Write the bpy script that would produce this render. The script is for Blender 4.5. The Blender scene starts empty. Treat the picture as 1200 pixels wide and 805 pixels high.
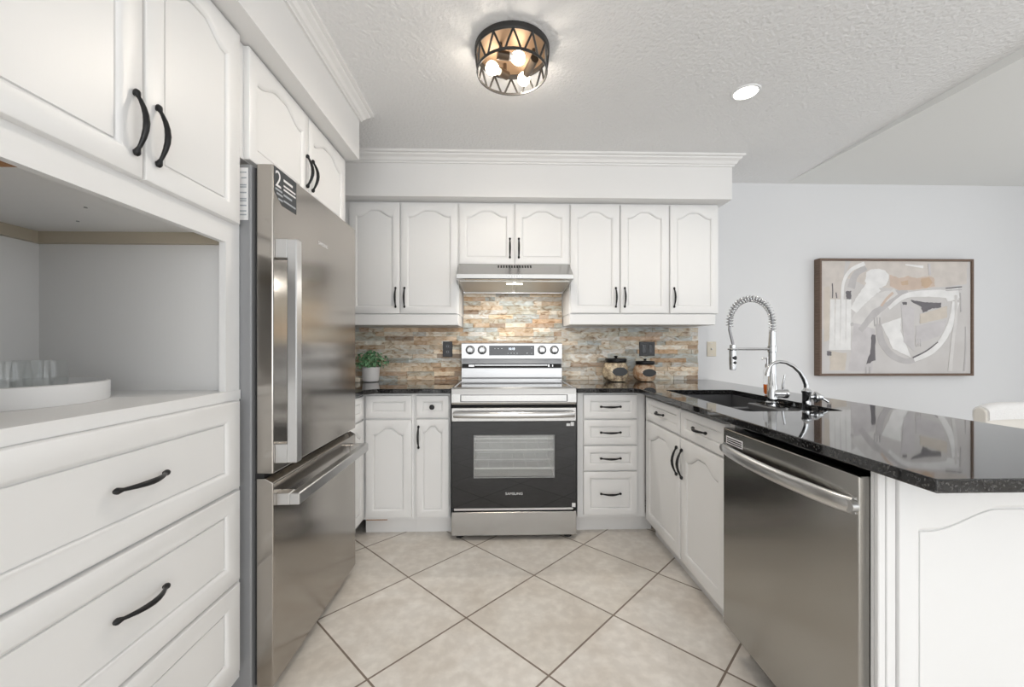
import bpy, bmesh, math, random
from mathutils import Vector, Matrix
random.seed(7)
PI = math.pi
S = bpy.context.scene
COL = S.collection

# ------------------------------------------------------------------ camera, world, lights, exposure
cd = bpy.data.cameras.new('camera')
cd.sensor_width = 36.0
cd.lens = 480 / 1200 * 36
cd.shift_y = 3.5 / 1200
cd.clip_start = 0.02
cam = bpy.data.objects.new('camera', cd)
COL.objects.link(cam)
cam.location = (0, 0, 1.173)
cam.rotation_euler = (PI / 2, 0, -math.atan(13 / 480))
S.camera = cam

vs = S.view_settings
vs.view_transform = 'Standard'
vs.look = 'None'
vs.gamma = 1.0
vs.use_curve_mapping = False
vs.exposure = 0.27
S.cycles.transparent_max_bounces = 24

w = bpy.data.worlds.new('world')
S.world = w
w.use_nodes = True
w.node_tree.nodes['Background'].inputs[0].default_value = (0.93, 0.965, 1.0, 1)
w.node_tree.nodes['Background'].inputs[1].default_value = 1.2


def area(name, loc, rot, sx, sy, power, color=(1, 1, 1)):
    l = bpy.data.lights.new(name, 'AREA')
    l.shape = 'RECTANGLE'
    l.size, l.size_y = sx, sy
    l.energy = power
    l.color = color
    o = bpy.data.objects.new(name, l)
    COL.objects.link(o)
    o.location = loc
    o.rotation_euler = rot
    return o


# daylight from the opening behind the camera, and an added dining-side fill light
area('daylight_rear', (1.5, -5.3, 1.3), (PI / 2, 0, 0), 5.8, 2.3, 80, (0.97, 0.985, 1.0))
area('dining_fill', (4.55, 0.6, 1.45), (PI / 2, 0, PI / 2), 2.6, 1.9, 6, (0.97, 0.985, 1.0))
# unseen fill light added behind the camera, aimed up to brighten the ceiling
area('ceiling_fill', (0.9, -2.2, 0.9), (PI, 0, 0), 3.4, 2.4, 40, (0.97, 0.985, 1.0))

# ------------------------------------------------------------------ materials


def mat(name, col, rough=0.5, metal=0.0, **kw):
    m = bpy.data.materials.new(name)
    m.use_nodes = True
    b = m.node_tree.nodes['Principled BSDF']
    b.inputs['Base Color'].default_value = (*col, 1)
    b.inputs['Roughness'].default_value = rough
    b.inputs['Metallic'].default_value = metal
    for k, v in kw.items():
        b.inputs[k].default_value = v
    return m


def nt(m):
    return m.node_tree.nodes, m.node_tree.links, m.node_tree.nodes['Principled BSDF']


def add_bump(m, scale=(1, 1, 1), nscale=50, strength=0.1, dist=0.002, detail=4, rough_var=None, col_var=None):
    N, L, b = nt(m)
    tc = N.new('ShaderNodeTexCoord')
    mp = N.new('ShaderNodeMapping')
    mp.inputs['Scale'].default_value = scale
    no = N.new('ShaderNodeTexNoise')
    no.inputs['Scale'].default_value = nscale
    no.inputs['Detail'].default_value = detail
    bu = N.new('ShaderNodeBump')
    bu.inputs['Strength'].default_value = strength
    bu.inputs['Distance'].default_value = dist
    L.new(tc.outputs['Object'], mp.inputs[0])
    L.new(mp.outputs[0], no.inputs['Vector'])
    L.new(no.outputs['Fac'], bu.inputs['Height'])
    L.new(bu.outputs[0], b.inputs['Normal'])
    if rough_var:
        mr = N.new('ShaderNodeMapRange')
        mr.inputs[3].default_value, mr.inputs[4].default_value = rough_var
        L.new(no.outputs['Fac'], mr.inputs[0])
        L.new(mr.outputs[0], b.inputs['Roughness'])
    if col_var:
        r = N.new('ShaderNodeValToRGB')
        r.color_ramp.elements[0].color = (*col_var[0], 1)
        r.color_ramp.elements[1].color = (*col_var[1], 1)
        r.color_ramp.elements[0].position = 0.3
        r.color_ramp.elements[1].position = 0.7
        L.new(no.outputs['Fac'], r.inputs[0])
        L.new(r.outputs[0], b.inputs['Base Color'])
    return m


PAINT = add_bump(mat('cabinet_paint', (0.85, 0.848, 0.841), 0.38), (14, 14, 1), 12, 0.10, 0.0015)
TRIMP = mat('trim_paint', (0.85, 0.843, 0.832), 0.42)
WALLM = add_bump(mat('wall_paint', (0.76, 0.765, 0.775), 0.6), (1, 1, 1), 160, 0.05, 0.001)
CEILM = add_bump(mat('ceiling_texture', (0.90, 0.90, 0.90), 0.8), (1, 1, 1), 62, 0.75, 0.008, 3)
CEILS = mat('smooth_ceiling_paint', (0.87, 0.875, 0.86), 0.7)
BLACKM = mat('black_metal', (0.018, 0.018, 0.019), 0.33, 0.5)
BLACKP = mat('black_plastic', (0.015, 0.016, 0.018), 0.35)
DARKGAP = mat('dark_rubber', (0.02, 0.02, 0.02), 0.8)
RAWWOOD = add_bump(mat('raw_wood', (0.42, 0.20, 0.08), 0.6), (1, 20, 1), 6, 0.1, 0.002, col_var=((0.33, 0.14, 0.05), (0.5, 0.26, 0.11)))
CLEATM = mat('beige_cleat', (0.52, 0.46, 0.36), 0.6)
CHROME = mat('chrome', (0.62, 0.63, 0.64), 0.08, 1.0)
BRUSHN = mat('brushed_nickel', (0.62, 0.62, 0.62), 0.28, 1.0)


def steel(name, col, rough, scale, strength=0.03):
    return add_bump(mat(name, col, rough, 1.0), scale, 30, strength, 0.001, 5, (rough * 0.85, rough * 1.15))


STEEL = steel('stainless_steel', (0.47, 0.465, 0.455), 0.26, (1, 60, 60))
STEELD = steel('fridge_steel', (0.42, 0.395, 0.365), 0.17, (60, 60, 1))
STEELW = steel('dishwasher_steel', (0.39, 0.38, 0.36), 0.20, (60, 1, 60))
STEELL = steel('light_steel', (0.63, 0.63, 0.63), 0.30, (1, 1, 60))
GREYCAB = mat('grey_enamel', (0.30, 0.305, 0.315), 0.45, 0.3)
BLACKG = mat('black_glass', (0.008, 0.008, 0.009), 0.004)
BLACKG.node_tree.nodes['Principled BSDF'].inputs['IOR'].default_value = 1.55
COOKG = mat('cooktop_glass', (0.01, 0.01, 0.011), 0.04, IOR=1.9)
OVENIN = mat('oven_enamel', (0.50, 0.51, 0.50), 0.35)
SINKM = add_bump(mat('sink_composite', (0.13, 0.133, 0.14), 0.3, 0.4), (1, 1, 1), 300, 0.05, 0.001)
WHITEC = mat('white_ceramic', (0.80, 0.79, 0.79), 0.3)
WHITET = mat('white_lacquer', (0.84, 0.845, 0.85), 0.35)
BEIGEP = mat('beige_plastic', (0.70, 0.64, 0.53), 0.4)
WHITEL = mat('white_print', (0.85, 0.85, 0.85), 0.5)
GREYL = mat('grey_print', (0.42, 0.45, 0.48), 0.5)
STICKB = mat('sticker_black', (0.03, 0.035, 0.04), 0.4)
CREAM = add_bump(mat('cream_fabric', (0.76, 0.73, 0.68), 0.9), (1, 1, 1), 220, 0.5, 0.004)
KNIT = add_bump(mat('white_knit', (0.86, 0.85, 0.84), 0.95), (1, 1, 1), 150, 0.8, 0.006)
SEATM = mat('beige_fabric', (0.62, 0.57, 0.49), 0.9)
LEGW = mat('dark_wood', (0.09, 0.055, 0.035), 0.5)
FRAMEW = add_bump(mat('walnut_frame', (0.15, 0.095, 0.065), 0.55), (3, 3, 40), 5, 0.15, 0.002, col_var=((0.115, 0.075, 0.052), (0.20, 0.135, 0.10)))
ORANGE = mat('orange_soap', (0.75, 0.17, 0.03), 0.15)
SOIL = mat('soil', (0.04, 0.03, 0.02), 0.9)


def emit(name, col, strength):
    m = mat(name, col, 0.5)
    b = m.node_tree.nodes['Principled BSDF']
    b.inputs['Emission Color'].default_value = (*col, 1)
    b.inputs['Emission Strength'].default_value = strength
    return m


BULB = emit('lit_bulb', (1.0, 0.86, 0.68), 9.0)
DOWN = emit('lit_downlight', (1.0, 0.93, 0.82), 9.0)
HOODL = emit('lit_hood_lamp', (1.0, 0.97, 0.9), 3.0)
CLOCK = emit('lit_clock', (0.75, 0.85, 1.0), 1.2)


def thin_glass(name, tint, ior_mix=0.12, rough=0.02, flat=None):
    m = bpy.data.materials.new(name)
    m.use_nodes = True
    N, L = m.node_tree.nodes, m.node_tree.links
    N.remove(N['Principled BSDF'])
    out = N['Material Output']
    t = N.new('ShaderNodeBsdfTransparent')
    t.inputs[0].default_value = (*tint, 1)
    g = N.new('ShaderNodeBsdfGlossy')
    g.inputs['Roughness'].default_value = rough
    lw = N.new('ShaderNodeLayerWeight')
    lw.inputs[0].default_value = 0.5
    pw = N.new('ShaderNodeMath')
    pw.operation = 'POWER'
    pw.inputs[1].default_value = 3.0
    ma = N.new('ShaderNodeMath')
    ma.operation = 'MULTIPLY_ADD'
    ma.inputs[1].default_value = ior_mix * 2
    ma.inputs[2].default_value = 0.04
    L.new(lw.outputs['Facing'], pw.inputs[0])
    L.new(pw.outputs[0], ma.inputs[0])
    mx = N.new('ShaderNodeMixShader')
    if flat is None:
        L.new(ma.outputs[0], mx.inputs[0])
    else:
        mx.inputs[0].default_value = flat
    L.new(t.outputs[0], mx.inputs[1])
    L.new(g.outputs[0], mx.inputs[2])
    L.new(mx.outputs[0], out.inputs[0])
    return m


GLASS = thin_glass('clear_glass', (0.985, 0.99, 0.99), 0.13)
OVENGL = thin_glass('oven_window_glass', (0.93, 0.94, 0.93), 0.35, 0.05, 0.17)

# granite
GRAN = mat('black_granite', (0.012, 0.012, 0.013), 0.045, 0.0)
N, L, b = nt(GRAN)
tc = N.new('ShaderNodeTexCoord')
vo = N.new('ShaderNodeTexVoronoi')
vo.inputs['Scale'].default_value = 260
rp = N.new('ShaderNodeValToRGB')
rp.color_ramp.interpolation = 'CONSTANT'
e = rp.color_ramp.elements
e[0].color = (0.010, 0.010, 0.011, 1)
e[1].position = 0.80
e[1].color = (0.035, 0.035, 0.036, 1)
x = e.new(0.94)
x.color = (0.075, 0.073, 0.07, 1)
L.new(tc.outputs['Object'], vo.inputs['Vector'])
sx = N.new('ShaderNodeSeparateColor')
L.new(vo.outputs['Color'], sx.inputs[0])
L.new(sx.outputs[0], rp.inputs[0])
L.new(rp.outputs[0], b.inputs['Base Color'])
b.inputs['Coat Weight'].default_value = 0.3
b.inputs['Coat Roughness'].default_value = 0.02

# floor tile: square tiles laid on the diagonal
FLOORM = mat('floor_tile', (0.5, 0.45, 0.4), 0.32)
N, L, b = nt(FLOORM)
tc = N.new('ShaderNodeTexCoord')
mp = N.new('ShaderNodeMapping')
mp.vector_type = 'TEXTURE'
mp.inputs['Location'].default_value = (-0.150, 1.7755, 0)
mp.inputs['Rotation'].default_value = (0, 0, PI / 4)
br = N.new('ShaderNodeTexBrick')
br.offset = 0.0
br.squash = 1.0
br.inputs['Scale'].default_value = 1.0
br.inputs['Mortar Size'].default_value = 0.0042
br.inputs['Mortar Smooth'].default_value = 0.15
br.inputs['Brick Width'].default_value = 0.453
br.inputs['Row Height'].default_value = 0.453
br.inputs['Color1'].default_value = (0.0, 0.0, 0.0, 1)
br.inputs['Color2'].default_value = (1.0, 1.0, 1.0, 1)
br.inputs['Mortar'].default_value = (0.5, 0.5, 0.5, 1)
L.new(tc.outputs['Object'], mp.inputs[0])
L.new(mp.outputs[0], br.inputs['Vector'])
n1 = N.new('ShaderNodeTexNoise')
n1.inputs['Scale'].default_value = 4.5
n1.inputs['Detail'].default_value = 7
n1.inputs['Distortion'].default_value = 0.7
L.new(tc.outputs['Object'], n1.inputs['Vector'])
r1 = N.new('ShaderNodeValToRGB')
r1.color_ramp.elements[0].position = 0.32
r1.color_ramp.elements[0].color = (0.74, 0.69, 0.63, 1)
r1.color_ramp.elements[1].position = 0.68
r1.color_ramp.elements[1].color = (0.86, 0.83, 0.785, 1)
L.new(n1.outputs['Fac'], r1.inputs[0])
n2 = N.new('ShaderNodeTexNoise')
n2.inputs['Scale'].default_value = 22
n2.inputs['Detail'].default_value = 6
L.new(tc.outputs['Object'], n2.inputs['Vector'])
r2 = N.new('ShaderNodeValToRGB')
r2.color_ramp.elements[0].position = 0.42
r2.color_ramp.elements[0].color = (0.91, 0.90, 0.89, 1)
r2.color_ramp.elements[1].position = 0.66
r2.color_ramp.elements[1].color = (1.06, 1.06, 1.06, 1)
L.new(n2.outputs['Fac'], r2.inputs[0])
mu = N.new('ShaderNodeMix')
mu.data_type = 'RGBA'
mu.blend_type = 'MULTIPLY'
mu.inputs[0].default_value = 0.8
L.new(r1.outputs[0], mu.inputs[6])
L.new(r2.outputs[0], mu.inputs[7])
# tile to tile tint
tv = N.new('ShaderNodeMix')
tv.data_type = 'RGBA'
tv.blend_type = 'MULTIPLY'
tv.inputs[0].default_value = 1.0
r3 = N.new('ShaderNodeValToRGB')
r3.color_ramp.elements[0].color = (0.95, 0.94, 0.92, 1)
r3.color_ramp.elements[1].color = (1.04, 1.04, 1.04, 1)
L.new(br.outputs['Color'], r3.inputs[0])
L.new(mu.outputs[2], tv.inputs[6])
L.new(r3.outputs[0], tv.inputs[7])
gm = N.new('ShaderNodeMix')
gm.data_type = 'RGBA'
gm.inputs[7].default_value = (0.24, 0.19, 0.15, 1)
L.new(br.outputs['Fac'], gm.inputs[0])
L.new(tv.outputs[2], gm.inputs[6])
L.new(gm.outputs[2], b.inputs['Base Color'])
bu = N.new('ShaderNodeBump')
bu.invert = True
bu.inputs['Strength'].default_value = 0.5
bu.inputs['Distance'].default_value = 0.002
L.new(br.outputs['Fac'], bu.inputs['Height'])
L.new(bu.outputs[0], b.inputs['Normal'])

# stone strips: each strip carries its own stone colour
STONE = mat('ledger_stone', (0.5, 0.45, 0.4), 0.75)
N, L, b = nt(STONE)
at = N.new('ShaderNodeVertexColor')
at.layer_name = 'stone'
tc = N.new('ShaderNodeTexCoord')
mp = N.new('ShaderNodeMapping')
mp.inputs['Scale'].default_value = (1, 1, 2.2)
no = N.new('ShaderNodeTexNoise')
no.inputs['Scale'].default_value = 16
no.inputs['Detail'].default_value = 8
no.inputs['Distortion'].default_value = 1.2
L.new(tc.outputs['Object'], mp.inputs[0])
L.new(mp.outputs[0], no.inputs['Vector'])
rp = N.new('ShaderNodeValToRGB')
e = rp.color_ramp.elements
e[0].position = 0.30
e[0].color = (0.50, 0.37, 0.27, 1)
e[1].position = 0.72
e[1].color = (1.30, 1.29, 1.27, 1)
x = e.new(0.44)
x.color = (0.94, 0.85, 0.74, 1)
x = e.new(0.55)
x.color = (1.0, 1.0, 1.0, 1)
L.new(no.outputs['Fac'], rp.inputs[0])
mu = N.new('ShaderNodeMix')
mu.data_type = 'RGBA'
mu.blend_type = 'MULTIPLY'
mu.inputs[0].default_value = 1.0
L.new(at.outputs[0], mu.inputs[6])
L.new(rp.outputs[0], mu.inputs[7])
L.new(mu.outputs[2], b.inputs['Base Color'])
bu = N.new('ShaderNodeBump')
bu.inputs['Strength'].default_value = 0.6
bu.inputs['Distance'].default_value = 0.004
L.new(no.outputs['Fac'], bu.inputs['Height'])
L.new(bu.outputs[0], b.inputs['Normal'])


def varied(name, a, c, scale, rough=0.6):
    return add_bump(mat(name, a, rough), (1, 1, 1), scale, 0.4, 0.003, 3, col_var=(a, c))


LEAFM = varied('leaf_green', (0.05, 0.22, 0.08), (0.36, 0.62, 0.36), 32, 0.45)
PASTA = varied('bow_tie_pasta', (0.16, 0.09, 0.06), (0.80, 0.66, 0.44), 50)
CANDY = varied('wrapped_biscuits', (0.36, 0.15, 0.05), (0.74, 0.60, 0.44), 42)
SATIN = mat('woven_filter', (.50, .49, .47), .38, .9)

# ------------------------------------------------------------------ mesh helpers


def box(bm, x0, x1, y0, y1, z0, z1, bev=0.0, seg=1):
    r = bmesh.ops.create_cube(bm, size=1.0)
    vsx = r['verts']
    for v in vsx:
        v.co = Vector(((x0 + x1) / 2 + v.co.x * (x1 - x0), (y0 + y1) / 2 + v.co.y * (y1 - y0), (z0 + z1) / 2 + v.co.z * (z1 - z0)))
    if bev > 0:
        es = list({ed for v in vsx for ed in v.link_edges})
        bmesh.ops.bevel(bm, geom=es, offset=bev, segments=seg, affect='EDGES', profile=0.5)


def lathe(bm, prof, cx=0, cy=0, cz=0, n=28, M=None, cap=True):
    rings = []
    for r, z in prof:
        ring = []
        for k in range(n):
            a = 2 * PI * k / n
            p = Vector((r * math.cos(a), r * math.sin(a), z))
            if M is not None:
                p = M @ p
            ring.append(bm.verts.new(p + Vector((cx, cy, cz))))
        rings.append(ring)
    for a, c in zip(rings, rings[1:]):
        for k in range(n):
            bm.faces.new((a[k], a[(k + 1) % n], c[(k + 1) % n], c[k]))
    if cap:
        bm.faces.new(rings[0][::-1])
        bm.faces.new(rings[-1])


def tube(bm, pts, rad, n=10, sq=(1, 1), closed=False):
    pts = [Vector(p) for p in pts]
    m = len(pts)
    if not hasattr(rad, '__len__'):
        rad = [rad] * m
    t0 = (pts[1] - pts[0]).normalized()
    ref = Vector((0, 0, 1)) if abs(t0.z) < 0.9 else Vector((0, 1, 0))
    u = t0.cross(ref).normalized()
    rings = []
    for i in range(m):
        if closed:
            t = (pts[(i + 1) % m] - pts[i - 1]).normalized()
        else:
            t = (pts[min(i + 1, m - 1)] - pts[max(i - 1, 0)]).normalized()
        u = (u - t * u.dot(t)).normalized()
        v = t.cross(u)
        rings.append([bm.verts.new(pts[i] + rad[i] * (u * math.cos(2 * PI * k / n) * sq[0] + v * math.sin(2 * PI * k / n) * sq[1])) for k in range(n)])
    pr = list(zip(rings, rings[1:])) + ([(rings[-1], rings[0])] if closed else [])
    for a, c in pr:
        for k in range(n):
            bm.faces.new((a[k], a[(k + 1) % n], c[(k + 1) % n], c[k]))
    if not closed:
        bm.faces.new(rings[0][::-1])
        bm.faces.new(rings[-1])


def prism(bm, poly, f):
    """poly: list of 2-D points; f(p, s) -> 3-D point, for s = 0 and 1."""
    a = [bm.verts.new(f(p, 0)) for p in poly]
    c = [bm.verts.new(f(p, 1)) for p in poly]
    n = len(poly)
    bm.faces.new(a[::-1])
    bm.faces.new(c)
    for k in range(n):
        bm.faces.new((a[k], a[(k + 1) % n], c[(k + 1) % n], c[k]))


def sphere(bm, c, r, sc=(1, 1, 1), n=18):
    res = bmesh.ops.create_uvsphere(bm, u_segments=n, v_segments=n // 2 + 1, radius=r)
    for v in res['verts']:
        v.co = Vector((c[0] + v.co.x * sc[0], c[1] + v.co.y * sc[1], c[2] + v.co.z * sc[2]))


def slab(bm, outer, holes, z0, z1):
    es, loops = [], []
    for lp in [outer] + holes:
        vv = [bm.verts.new((p[0], p[1], z1)) for p in lp]
        loops.append(vv)
        for k in range(len(vv)):
            es.append(bm.edges.new((vv[k], vv[(k + 1) % len(vv)])))
    r = bmesh.ops.triangle_fill(bm, edges=es, use_beauty=True, use_dissolve=False)
    tops = [g for g in r['geom'] if isinstance(g, bmesh.types.BMFace)]
    low = {}
    for vv in loops:
        for v in vv:
            low[v] = bm.verts.new((v.co.x, v.co.y, z0))
    for f in tops:
        bm.faces.new([low[v] for v in f.verts][::-1])
    for vv in loops:
        for k in range(len(vv)):
            a, c = vv[k], vv[(k + 1) % len(vv)]
            bm.faces.new((a, c, low[c], low[a]))


def obj(name, bm, m, parent=None, smooth=None, bevel=None):
    bmesh.ops.recalc_face_normals(bm, faces=bm.faces)
    me = bpy.data.meshes.new(name)
    bm.to_mesh(me)
    bm.free()
    for mm in (m if isinstance(m, (list, tuple)) else [m]):
        me.materials.append(mm)
    o = bpy.data.objects.new(name, me)
    COL.objects.link(o)
    if parent is not None:
        o.parent = parent
    if smooth is not None:
        for p in me.polygons:
            p.use_smooth = True
        me.set_sharp_from_angle(angle=math.radians(smooth))
    if bevel:
        md = o.modifiers.new('edge', 'BEVEL')
        md.width = bevel
        md.segments = 2
        md.limit_method = 'ANGLE'
        md.angle_limit = math.radians(40)
    return o


def B():
    return bmesh.new()


def boxes(name, lst, m, parent=None, bev=0.0):
    bm = B()
    for t in lst:
        box(bm, *t, bev=bev)
    return obj(name, bm, m, parent)


def thing(name, label, cat, loc=(0, 0, 0), rz=0.0, group=None):
    o = bpy.data.objects.new(name, None)
    o.empty_display_size = 0.1
    COL.objects.link(o)
    o.location = loc
    o.rotation_euler = (0, 0, rz)
    return tag(o, label, cat, group)


def tag(o, label, cat, group=None):
    o['label'] = label
    o['category'] = cat
    if group:
        o['group'] = group
    return o


def struct(o):
    o['kind'] = 'structure'
    return o


def text(name, s, size, M, m, parent, ext=0.0004):
    cu = bpy.data.curves.new(name, 'FONT')
    cu.body = s
    cu.size = size
    cu.align_x = 'CENTER'
    cu.align_y = 'CENTER'
    cu.extrude = ext
    t = bpy.data.objects.new(name, cu)
    COL.objects.link(t)
    bpy.context.view_layer.update()
    me = bpy.data.meshes.new_from_object(t)
    bpy.data.objects.remove(t)
    me.transform(M)
    me.materials.clear()
    me.materials.append(m)
    o = bpy.data.objects.new(name, me)
    COL.objects.link(o)
    o.parent = parent
    return o


# letters standing upright and facing local -Y
UP = Matrix.Rotation(PI / 2, 4, 'X')

# ------------------------------------------------------------------ room shell
CEIL, BACK, LEFT, RIGHT, REAR = 2.45, 3.15, -1.50, 4.60, -5.50
struct(boxes('floor', [(LEFT - .1, RIGHT + .1, REAR - .1, BACK + .1, -0.1, 0)], FLOORM))
struct(boxes('wall_back', [(LEFT - .1, RIGHT + .1, BACK, BACK + .1, 0, CEIL + .1)], WALLM))
struct(boxes('wall_left', [(LEFT - .1, LEFT, REAR, BACK, 0, CEIL + .1)], WALLM))
struct(boxes('wall_right', [(RIGHT, RIGHT + .1, REAR, -0.8, 0, CEIL + .1), (RIGHT, RIGHT + .1, 2.0, BACK, 0, CEIL + .1),
                            (RIGHT, RIGHT + .1, -0.8, 2.0, 0, 0.45), (RIGHT, RIGHT + .1, -0.8, 2.0, 2.4, CEIL + .1)], WALLM))
struct(boxes('wall_rear', [(LEFT - .1, -1.4, REAR - .1, REAR, 0, CEIL + .1), (4.4, RIGHT + .1, REAR - .1, REAR, 0, CEIL + .1),
                           (-1.4, 4.4, REAR - .1, REAR, 0, 0.15), (-1.4, 4.4, REAR - .1, REAR, 2.4, CEIL + .1)], WALLM))
ck = 2.229
struct(boxes('ceiling', [(LEFT - .1, ck, REAR - .1, BACK + .1, CEIL, CEIL + .1)], CEILM))
bm = B()   # smooth dining ceiling, its dip towards the viewer shaped to give a shadow band
prism(bm, [(BACK + .1, CEIL + .002), (0.0, CEIL - .09), (REAR - .1, CEIL - .09), (REAR - .1, CEIL + .1), (BACK + .1, CEIL + .1)],
      lambda p, s: (ck + s * (RIGHT + .1 - ck), p[0], p[1]))
struct(obj('ceiling_dining', bm, CEILS))

# soffits above the wall cabinets and their crown moulding
struct(boxes('wall_soffit_back', [(LEFT, 1.558, 2.72, BACK, 2.165, CEIL)], TRIMP))
struct(boxes('wall_soffit_left', [(LEFT, -0.76, -1.2, 2.22, 2.172, CEIL)], TRIMP))
CROWN = [(0.0, 0.0), (0.010, 0.0), (0.012, 0.010), (0.020, 0.014), (0.028, 0.030), (0.044, 0.042), (0.046, 0.050), (0.060, 0.054), (0.060, 0.068), (0.0, 0.068)]


def crown(name, path_out):
    """path_out: list of ((x, y), (nx, ny)) corner points with their outward offset direction."""
    bm = B()
    rows = []
    for (px, py), (nx, ny) in path_out:
        rows.append([bm.verts.new((px + nx * d, py + ny * d, CEIL - 0.068 + h)) for d, h in CROWN])
    for a, c in zip(rows, rows[1:]):
        for k in range(len(CROWN)):
            j = (k + 1) % len(CROWN)
            bm.faces.new((a[k], a[j], c[j], c[k]))
    bm.faces.new(rows[0])
    bm.faces.new(rows[-1][::-1])
    return struct(obj(name, bm, TRIMP))


crown('trim_1', [((LEFT, 2.72), (0, -1)), ((1.558, 2.72), (1, -1)), ((1.558, BACK), (1, 0))])
crown('trim_2', [((-0.76, -1.2), (1, 0)), ((-0.76, 2.22), (1, 1)), ((LEFT, 2.22), (0, 1))])
struct(boxes('baseboard_back', [(1.75, RIGHT, BACK - .014, BACK, 0, 0.10)], TRIMP, bev=0.003))

# window frames of the openings behind the viewer
for nm, hx in (('window_1', True), ('window_2', False)):
    bm = B()
    if hx:
        for x0, x1 in ((-1.4, -1.34), (0.5, 0.56), (2.44, 2.5), (4.34, 4.4)):
            box(bm, x0, x1, REAR - .08, REAR - .02, 0.15, 2.4)
        for z0, z1 in ((0.15, 0.21), (2.34, 2.4)):
            box(bm, -1.34, 4.34, REAR - .08, REAR - .02, z0, z1)
    else:
        for y0, y1 in ((-0.8, -0.74), (0.57, 0.63), (1.94, 2.0)):
            box(bm, RIGHT + .02, RIGHT + .08, y0, y1, 0.45, 2.4)
        for z0, z1 in ((0.45, 0.51), (2.34, 2.4)):
            box(bm, RIGHT + .02, RIGHT + .08, -0.74, 1.94, z0, z1)
    struct(obj(nm, bm, TRIMP))

# ------------------------------------------------------------------ cabinet parts (local frame: front looks to -Y, x to the right, z up)


def offset_loop(pts, d):
    """Inward offset of a counter-clockwise 2-D loop."""
    n = len(pts)
    out = []
    for i in range(n):
        p0, p1, p2 = Vector(pts[i - 1]), Vector(pts[i]), Vector(pts[(i + 1) % n])
        a, c = (p1 - p0).normalized(), (p2 - p1).normalized()
        n1, n2 = Vector((-a.y, a.x)), Vector((-c.y, c.x))
        m = (n1 + n2)
        m = m / max(m.dot(n1), 0.3)
        out.append((p1.x + m.x * d, p1.y + m.y * d))
    return out


def framed_panel(x0, x1, z0, z1, fw=0.045, arch=0.0, top=None, th=0.02, ft=None):
    """A framed front: bevelled outer edge, moulded opening (cathedral top when arch > 0), recessed panel."""
    bm = B()
    top = fw if top is None else top
    ox0, ox1, oz0, oz1 = x0 + fw, x1 - fw, z0 + fw, z1 - top
    n = 30 if arch > 0 else 1
    opening = [(ox0, oz0), (ox1, oz0)]
    outer = [(x0, z0), (x1, z0)]
    for k in range(n + 1):
        u = k / n
        rise = 0.0
        if arch > 0 and 0.07 < u < 0.93:
            q = (u - 0.07) / 0.86
            e_ = min(min(q, 1 - q) / 0.40, 1.0)
            rise = arch * e_ * e_ * (3 - 2 * e_) * (0.94 + 0.06 * math.sin(PI * q))
        opening.append((ox1 + (ox0 - ox1) * u, oz1 + rise))
        outer.append((x1 + (x0 - x1) * u, z1))

    def ring(pts, y):
        return [bm.verts.new((p[0], y, p[1])) for p in pts]

    def sh(pts, d):   # shrink the outer rectangle
        return [(min(max(p[0], x0 + d), x1 - d), min(max(p[1], z0 + d), z1 - d)) for p in pts]
    rings = [ring(outer, 0.0), ring(outer, -th + 0.005), ring(sh(outer, 0.0015), -th + 0.0015), ring(sh(outer, 0.005), -th),
             ring(opening, -th), ring(offset_loop(opening, 0.004), -th + 0.0015), ring(offset_loop(opening, 0.010), -th + 0.007),
             ring(offset_loop(opening, 0.0115), -th + 0.0125), ring(offset_loop(opening, 0.0135), -th + 0.0125), ring(offset_loop(opening, 0.0150), -th + 0.008)]
    m = len(outer)
    for a, c in zip(rings, rings[1:]):
        for k in range(m):
            bm.faces.new((a[k], a[(k + 1) % m], c[(k + 1) % m], c[k]))
    # panel field, filled in columns under the arch
    last = rings[-1]
    if arch > 0:
        tops = last[2:]
        bm.faces.new(last)
    else:
        bm.faces.new(last)
    bm.faces.new(rings[0][::-1])
    return bm


def pull(cx, cz, y, L=0.142, vert=True, rise=0.028):
    """Arched bow pull with leaf-shaped ends, lying along z (vert) or x."""
    bm = B()
    h = L / 2
    prof = [(-1.0, .004, .0035), (-.96, .005, .0062), (-.90, .006, .0078), (-.83, .008, .0062), (-.76, .0105, .0042), (-.66, .0145, .0046),
            (-.45, .021, .0056), (-.22, .0255, .0064), (0, .027, .0068)]
    prof = prof + [(-a, d, r) for a, d, r in prof[-2::-1]]
    pts, rad = [], []
    for a, d, r in prof:
        dd = d * rise / 0.027
        pts.append((cx, y - dd, cz + a * h) if vert else (cx + a * h, y - dd, cz))
        rad.append(r)
    tube(bm, pts, rad, 10)
    for s in (-0.86, 0.86):
        p = (cx, y, cz + s * h) if vert else (cx + s * h, y, cz)
        q = (cx, y - .007, cz + s * h) if vert else (cx + s * h, y - .007, cz)
        tube(bm, [p, q], 0.0042, 8)
    return bm


def handle_on(front, cx, cz, vert=True, L=0.142, th=0.02):
    return obj('handle', pull(cx, cz, -th, L, vert), BLACKM, front, 40)


def door(parent, x0, x1, z0, z1, handle=None, arch=0.042, fw=0.042, top=None, L=0.142, name='door'):
    d = obj(name, framed_panel(x0, x1, z0, z1, fw, arch, (fw + arch) if top is None else top), PAINT, parent, 30)
    if handle:
        handle_on(d, handle[0], handle[1], True, L)
    return d


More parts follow.
